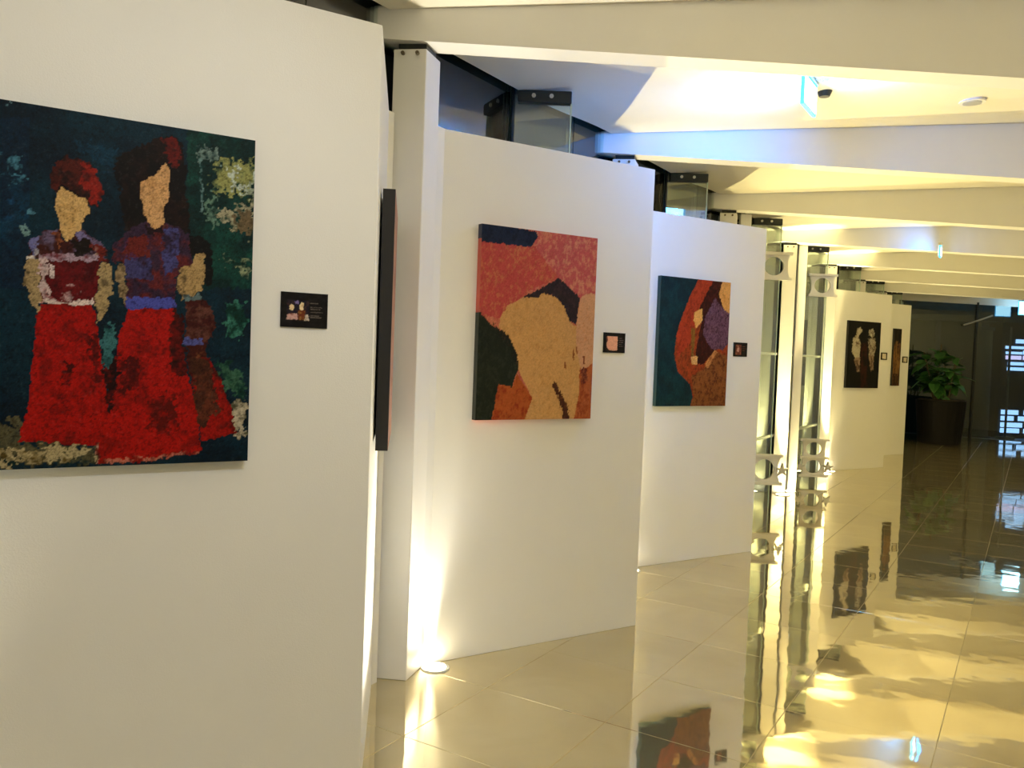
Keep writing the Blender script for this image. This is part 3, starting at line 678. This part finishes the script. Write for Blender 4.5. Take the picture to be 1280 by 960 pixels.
C2 = [(B4(.14, .12, .64, .82), (222, 160, 130), (208, 140, 108), .3, 12, .01), ([(.12, .3), (.26, .12), (.2, .1), (.1, .1)], (40, 30, 26), (60, 40, 30), .3, 10, .02), ([(.14, .5), (.2, .6), (.16, .8), (.12, .8)], (110, 60, 50), (80, 40, 30), .3, 10, .02)] + lines(.70, .92, [(.72, .8), (.62, 1), (.52, .9), (.42, .7), (.32, 1)], (100, 84, 88))
C3 = [(B4(.14, .14, .56, .84), (96, 44, 34), (140, 84, 60), .5, 14, .01), ([(.22, .4), (.38, .3), (.42, .6), (.3, .76)], (190, 140, 120), (120, 70, 60), .4, 14, .02)] + lines(.62, .9, [(.7, .8), (.56, 1), (.42, .7)], (120, 70, 50))
C4 = [(B4(.2, .15, .8, .85), (200, 190, 170), (180, 165, 140), .3, 8, .0)]
def card(n, s0, z0, layers, label, seed, nx=56, ny=42, base=(16, 13, 14)):
    img = raster(nx, ny, base, tuple(min(255, c + 8) for c in base), 10, layers, seed, 1.1, 0.12)
    hang(geo[n][0], PD, PN, s0, s0 + 0.151, z0, z0 + 0.11, 0.006, img, label, 'caption card', M_BLACK, name='caption_card', group='caption cards beside the paintings')
card(0, -.313, 1.600, C1, 'black caption card beside the painting of two figures in red skirts', 11, 84, 64)
card(1, -.322, 1.562, C2, 'black caption card with a tan thumbnail beside the red shawl painting', 12)
card(2, -.319, 1.574, C3, 'black caption card with a brown thumbnail beside the teal and orange painting', 13)
card(5, -.208, 1.626, C4, 'small caption card beside the black painting of two pale figures', 14, 28, 20, (30, 24, 18))
card(6, -.19, 1.60, C4, 'small caption card beside the narrow brown painting', 15, 28, 20, (30, 24, 18))

# ================================================================== LAMPS
def spot(name, loc, energy, color, angle, blend, parent, direction=(0, 0, 1), radius=0.03):
    ld = bpy.data.lights.new(name, 'SPOT'); ld.energy = energy; ld.color = color
    ld.spot_size = math.radians(angle); ld.spot_blend = blend; ld.shadow_soft_size = radius
    o = bpy.data.objects.new(name, ld)
    o.matrix_world = Matrix.Translation(loc) @ Vector(direction).to_track_quat('-Z', 'Y').to_matrix().to_4x4()
    return put(o, parent)

def uplight(p, label, energy, color=WARM, core=0.0, sfx='', core_size=24, off=-PN * 0.036, r=0.055, aim=tuple(PN * 0.85 + Vector((0, 0, 1))), core_aim=tuple(-PN * 0.02 + Vector((0, 0, 1)))):
    p = Vector(p)
    t = thing('floor_uplight' + sfx, label, 'uplight', p, 'uplights set in the floor')
    bm = bmesh.new(); cyl(bm, p, r * 1.35, r * 1.25, -0.01, 0.006, 24); obj('rim', bm, M_ALU, t)
    bm = bmesh.new(); cyl(bm, p, r, r * 0.96, 0.0, 0.008, 24); obj('lens', bm, M_LENS, t)
    spot('uplight_lamp' + sfx, p + Vector((0, 0, 0.02)), energy, color, 104, 0.8, t, aim)
    if core: spot('core_lamp', p + Vector((0, 0, 0.015)) + off, core, color, core_size, 0.9, t, core_aim, 0.02)

UPL = {-1: 'glowing floor uplight at the foot of the partition of the two red skirts', 0: 'glowing floor uplight at the foot of the red shawl partition', 1: 'glowing floor uplight at the hidden foot of the teal and orange partition',
       2: 'glowing floor uplight behind the free end of the teal and orange partition', 3: 'glowing floor uplight behind the nearer lit column by the glass',
       4: 'glowing floor uplight at the foot of the partition with two pale figures', 5: 'glowing floor uplight at the foot of the narrow brown painting partition',
       6: 'glowing floor uplight beside the potted plant by the glass'}
for n in range(-1, 7):
    p = Vector((-0.322, 4.022, 0)) + STEP * n
    uplight(p, UPL[n], UP_W, NEUTRAL if n < 1 else WARM, CORE_W if n in (0, 1, 4, 5) else 0, sfx='_offscreen' if n < 0 else '')
uplight((3.185, 9.70, 0), 'glowing floor uplight in front of the nearer lit column', 20.0, WARM, 1500.0, '', 20, off=Vector((0, 0, 0)), r=0.07, aim=(0, 0, 1), core_aim=(0.035, 0.05, 1))
uplight((4.42, 11.66, 0), 'glowing floor uplight in front of the farther lit column', 16.0, WARM, 1500.0, '', 20, off=Vector((0, 0, 0)), r=0.07, aim=(0, 0, 1), core_aim=(0.035, 0.05, 1))

# recessed downlights on the ceiling
def downlight(x, y, label, energy, color, lit=True):
    z = ceil_z(x - left_x(y))
    t = thing('recessed_downlight', label, 'downlight', (x, y, z), 'recessed ceiling downlights')
    bm = bmesh.new(); cyl(bm, (x, y), 0.075, 0.075, z - 0.012, z + 0.01, 24); obj('trim_ring', bm, M_STEEL, t)
    bm = bmesh.new(); cyl(bm, (x, y), 0.055, 0.055, z - 0.016, z - 0.004, 24); obj('lens', bm, M_LENS if lit else M_ALU, t)
    if lit: spot('downlight_lamp', (x, y, z - 0.03), energy, color, 155, 0.6, t, (0, 0, -1), 0.05)
downlight(2.81, 5.32, 'small unlit recessed downlight in the ceiling near the blue sign', 0, WARM, lit=False)
# ceiling lamp of the bay in front of the first partition (outside the picture)
def accent(p, target, label, energy, color, cone):
    p, g = Vector(p), Vector(target)
    p.z = ceil_z(max(0.3, p.x - left_x(p.y)))
    d = (g - p).normalized()
    t = thing('track_spot_offscreen', label, 'spotlight', p, 'ceiling spots aimed at the paintings')
    bm = bmesh.new(); cyl(bm, p, 0.05, 0.05, p.z - 0.02, p.z + 0.01, 20); obj('mount', bm, M_STEEL, t)
    c = p + Vector((0, 0, -0.09))
    bm = bmesh.new(); tube(bm, (p.x, p.y, p.z - 0.01), c, 0.012, 10); obj('stem', bm, M_STEEL, t)
    bm = bmesh.new(); tube(bm, c - d * 0.07, c + d * 0.07, 0.04, 20); obj('can', bm, M_STEEL, t)
    bm = bmesh.new(); tube(bm, c + d * 0.068, c + d * 0.073, 0.034, 20); obj('lens', bm, M_LENS, t)
    spot('spot_lamp_offscreen', c + d * 0.09, energy, color, cone, 0.9, t, d, 0.04)
accent((0.55, 0.75, 0), (-1.0, 2.35, 1.45), 'ceiling spot aimed at the painting of two figures in red skirts', DOWN_W * 2.2, DAY, 80)

# little ceiling sensor beside the sign
bm = bmesh.new(); zc = ceil_z(1.80 - left_x(5.08)); cyl(bm, (1.80, 5.08), 0.03, 0.045, zc - 0.03, zc + 0.005, 20)
tag(obj('smoke_detector', bm, M_DARK), 'small dark detector on the ceiling beside the blue sign', 'detector')

# ------------------------------------------------------------------ blue lit signs under the ceiling
def exit_sign(p, direction, label, L=0.30, H=0.19, z_top=None, power=14.0):
    d = Vector(direction).normalized(); nn = Vector((d.y, -d.x, 0))
    p = Vector(p); zt = z_top
    t = thing('exit_sign', label, 'sign', (p.x, p.y, zt - H), 'blue lit signs under the ceiling')
    a, b = p - d * L / 2, p + d * L / 2
    bm = bmesh.new(); board(bm, a, b, nn, -0.009, 0.009, zt - H, zt - 0.015); pnl = obj('panel', bm, M_SIGNEDGE, t)
    for s in (1, -1):
        bm = bmesh.new(); board(bm, a + d * 0.012, b - d * 0.012, nn * s, 0.009, 0.012, zt - H + 0.014, zt - 0.03); obj('lit_face', bm, M_SIGN, pnl)
    bm = bmesh.new(); board(bm, a, b, nn, -0.018, 0.018, zt - 0.015, zt + 0.02); obj('mount', bm, M_ALU, t)
    for s in (1, -1) if power else ():
        ld = bpy.data.lights.new('sign_lamp', 'AREA'); ld.shape = 'RECTANGLE'; ld.size = L * 0.9; ld.size_y = H * 0.8
        ld.energy = power; ld.color = (0.0, 0.24, 1.0)
        aim = nn * s
        o = bpy.data.objects.new('sign_lamp', ld)
        o.matrix_world = Matrix.Translation(Vector((p.x, p.y, zt - H * 0.45)) + aim.normalized() * 0.05) @ aim.to_track_quat('-Z', 'Z').to_matrix().to_4x4()
        put(o, t)
sx, sy = 1.62, 4.82
exit_sign((sx, sy, 0), E1, 'bright blue lit sign hanging near the red shawl painting', z_top=ceil_z(sx - left_x(sy)) - 0.0)
sx, sy = 4.78, 9.55
exit_sign((sx, sy, 0), E1, 'small blue lit sign hanging under a far beam in the corridor', L=0.14, H=0.14, z_top=2.93, power=1.0)
sx, sy = 10.50, 17.3
exit_sign((sx, sy, 0), (1, 0, 0), 'blue lit sign in front of the dark glass end wall', L=0.34, H=0.3, z_top=2.98, power=0.0)

# ================================================================== POTTED PLANT
px, py = 8.72, 17.05
t = thing('potted_plant', 'leafy green plant in a large black planter by the dark glass', 'plant', (px, py, 0))
bm = bmesh.new(); cyl(bm, (px, py), 0.40, 0.47, 0, 0.88, 32); bevel(bm, 0.01, 2); obj('planter', bm, M_POT, t)
bm = bmesh.new(); cyl(bm, (px, py), 0.42, 0.42, 0.86, 0.90, 24); obj('soil', bm, M_SOIL, t)
def leaf_mesh(material):
    b_ = bmesh.new()
    prof = [(0, 0.012), (0.15, 0.06), (0.4, 0.09), (0.65, 0.075), (0.88, 0.03), (1.0, 0.002)]
    rows = []
    for s, w in prof:
        zc = -0.28 * s * s * 0.34
        rows.append([b_.verts.new((s * 0.34, -w, zc + 0.012)), b_.verts.new((s * 0.34, 0, zc)), b_.verts.new((s * 0.34, w, zc + 0.012))])
    for r in range(len(rows) - 1):
        for k in range(2): b_.faces.new((rows[r][k], rows[r][k + 1], rows[r + 1][k + 1], rows[r + 1][k]))
    me = bpy.data.meshes.new('leaf'); b_.to_mesh(me); b_.free(); me.materials.append(material)
    return me
LM = [leaf_mesh(M_LEAF)]
rnd = random.Random(3)
stems = []
for k in range(11):
    a = rnd.uniform(0, 6.283); r = rnd.uniform(0.05, 0.5)
    h = rnd.uniform(0.35, 1.05) * (1.15 - r * 0.6)
    base = Vector((px + 0.15 * math.cos(a), py + 0.15 * math.sin(a), 0.88)); tip = Vector((px + r * math.cos(a), py + r * math.sin(a), 0.95 + h))
    bm = bmesh.new(); tube(bm, base, tip, 0.012, 6); stems.append((base, tip, obj('stem', bm, M_STEM, t)))
for k in range(110):
    base, tip, stem = stems[k % len(stems)]
    s = rnd.uniform(0.25, 1.0)
    p = base.lerp(tip, s)
    a = rnd.uniform(0, 6.283)
    o = bpy.data.objects.new('leaf', LM[0])
    sc = rnd.uniform(0.7, 1.25)
    o.matrix_world = Matrix.Translation(p) @ Matrix.Rotation(a, 4, 'Z') @ Matrix.Rotation(rnd.uniform(-0.7, 0.5), 4, 'Y') @ Matrix.Rotation(rnd.uniform(-0.6, 0.6), 4, 'X') @ Matrix.Scale(sc, 4)
    put(o, stem)

# ================================================================== CELLULAR BEAMS BEHIND THE GLASS GAP
def bracket(n, z0, z1, cells, label):
    f0 = fac(n + 0.36)
    x0, x1, y = f0.x + 0.10, f0.x + 0.43, f0.y - 0.012
    t = thing('openwork_bracket', label, 'bracket', ((x0 + x1) / 2, y, z0), 'openwork brackets on the glass fins')
    hx = (x1 - x0) / 2; ch = (z1 - z0) / cells
    bm = bmesh.new()
    for k in range(cells):
        cx_, cz = (x0 + x1) / 2, z0 + ch * (k + 0.5); hz = ch / 2
        N_ = 24; ins, outs = [], []
        for yy in (y, y - 0.03):
            i_, o_ = [], []
            for j in range(N_):
                an = 2 * math.pi * (j + 0.5) / N_
                cu, su = math.cos(an), math.sin(an)
                i_.append(bm.verts.new((cx_ + cu * hx * 0.62, yy, cz + su * hz * 0.74)))
                kx = min(hx * (0.86 if abs(cu) > 0.8 else 1.0) / max(abs(cu), 1e-6), hz / max(abs(su), 1e-6))
                o_.append(bm.verts.new((cx_ + cu * kx, yy, cz + su * kx)))
            ins.append(i_); outs.append(o_)
        for j in range(N_):
            j2 = (j + 1) % N_
            bm.faces.new((ins[0][j], ins[0][j2], outs[0][j2], outs[0][j]))
            bm.faces.new((ins[1][j], outs[1][j], outs[1][j2], ins[1][j2]))
            bm.faces.new((ins[0][j], ins[1][j], ins[1][j2], ins[0][j2]))
            bm.faces.new((outs[0][j], outs[0][j2], outs[1][j2], outs[1][j]))
    obj('web', bm, M_STEEL, t)
    for k in range(cells + 1):
        z = z0 + ch * k
        bm = bmesh.new(); box(bm, x0 - 0.02, x1 + 0.02, y - 0.06, y + 0.002, z - 0.014, z + 0.014); obj('flange', bm, M_STEEL, t)
    for sx_ in (x0 - 0.015, x1 + 0.015):
        bm = bmesh.new()
        star = [(0.075 if q_ % 2 == 0 else 0.028, math.pi * q_ / 5 + math.pi / 2) for q_ in range(10)]
        a_ = [bm.verts.new((sx_ + r_ * math.cos(w_), y - 0.065, z0 + ch / 2 + r_ * math.sin(w_))) for r_, w_ in star]
        b_ = [bm.verts.new((v.co.x, y - 0.03, v.co.z)) for v in a_]
        bm.faces.new(a_); bm.faces.new(b_[::-1])
        for q_ in range(10): bm.faces.new((a_[q_], b_[q_], b_[(q_ + 1) % 10], a_[(q_ + 1) % 10]))
        if z0 < 1: obj('star_plate', bm, M_ALU, t)
        else: bm.free()
for n, w in ((2, 'beside the teal and orange partition'), (3, 'between the two lit columns')):
    bracket(n, 2.40, 2.66, 1, 'white openwork bracket high on the glass fin ' + w)
    bracket(n, 0.27 if n == 2 else 0.10, 0.56, n - 1, 'white openwork bracket low on the glass fin ' + w)

# ================================================================== OUTSIDE
bm = bmesh.new(); box(bm, -40, 60, -20, 80, -0.3, -0.125)
tag(obj('ground_outside', bm, M_PAVE), 'dark paving outside the glass', kind='structure')
# building across the court, seen through the glass gap
b0 = fac(0) + FN * 4.2
t = thing('court_building', 'dark green grey building across the court behind the glass gap', 'building', fac(6) + FN * 4.2 + Vector((0, 0, -0.125)))
bm = bmesh.new(); board(bm, fac(-3) + FN * 4.2, fac(13) + FN * 4.2, FN, 0, 1.0, -0.125, 7); obj('wall', bm, M_EXT, t)
for k in range(34):
    p = fac(-2.5 + k * 0.45) + FN * 4.2
    bm = bmesh.new(); board(bm, p, p + E1 * 0.42, FN, -0.14, 0.02, -0.125, 6.9); obj('pilaster', bm, M_EXT3, t)
for z in (1.0, 3.3):
    bm = bmesh.new(); board(bm, fac(-3) + FN * 4.2, fac(13) + FN * 4.2, FN, -0.2, 0.02, z, z + 0.08); obj('sill_band', bm, M_CONC, t)
# court beyond the end glass
t = thing('canopy_building', 'olive lit building with a pale canopy edge beyond the dark glass', 'building', (10.6, 22.2, -0.125))
bm = bmesh.new(); box(bm, 7.6, 12.2, 22.0, 23.0, -0.125, 3.2); obj('wall', bm, M_EXT2, t)
bm = bmesh.new(); box(bm, 8.2, 12.3, 21.2, 22.0, 2.75, 2.95); obj('canopy', bm, M_CONC, t)
for x in (10.1, 11.0):
    bm = bmesh.new(); box(bm, x, x + 0.1, 21.9, 22.02, -0.125, 2.75); obj('post', bm, M_CONC, t)
c = (10.78, 19.3)
t = thing('concrete_pillar', 'round grey concrete pillar standing beyond the dark glass', 'pillar', (c[0], c[1], -0.125))
bm = bmesh.new(); cyl(bm, c, 0.19, 0.17, -0.125, 2.5, 28); obj('shaft', bm, M_CONC, t, True)
bm = bmesh.new(); cyl(bm, c, 0.21, 0.21, 2.42, 2.5, 28); obj('cap', bm, M_CONC, t)
bm = bmesh.new(); cyl(bm, c, 0.24, 0.24, -0.125, 0.0, 28); obj('base', bm, M_DARK, t)
c = (11.15, 18.9)
t = thing('steel_pole', 'thin pale steel pole beside the concrete pillar beyond the glass', 'pole', (c[0], c[1], -0.125))
bm = bmesh.new(); tube(bm, (c[0], c[1], -0.12), (c[0], c[1], 2.5), 0.025, 12); obj('shaft', bm, M_ALU, t, True)
bm = bmesh.new(); box(bm, c[0] - 0.14, c[0] + 0.14, c[1] - 0.14, c[1] + 0.14, -0.125, 0.04); obj('base_plate', bm, M_CONC, t)
# lit display case beyond the glass
t = thing('display_case', 'dark case of glowing blue white panels beyond the glass', 'display', (13.1, 20.7, -0.125))
bm = bmesh.new(); box(bm, 11.95, 14.6, 20.6, 21.2, -0.125, 2.7); obj('cabinet', bm, M_DARK, t)
rnd = random.Random(5)
def glow(x0, x1, z0, z1, m_): 
    bm = bmesh.new(); box(bm, x0, x1, 20.56, 20.61, z0, z1); obj('lit_panel', bm, m_, t)
for z in (2.20, 2.06, 1.93, 1.80, 1.66, 1.53):
    x = 12.02 + (0.2 if z > 2.1 else 0) + rnd.uniform(0, 0.1)
    while x < 14.4:
        w = rnd.uniform(0.22, 0.5)
        glow(x, min(x + w, 14.5), z, z + rnd.uniform(0.06, 0.105), M_SCREEN2 if rnd.random() < 0.2 else M_SCREEN)
        x += w + rnd.uniform(0.02, 0.07)
for z in (0.45, 0.30, 0.14, 0.0):
    x = 12.02
    while x < 14.4:
        w = rnd.uniform(0.3, 0.6)
        glow(x, min(x + w, 14.5), z, z + 0.11, M_SCREEN)
        x += w + rnd.uniform(0.03, 0.2)
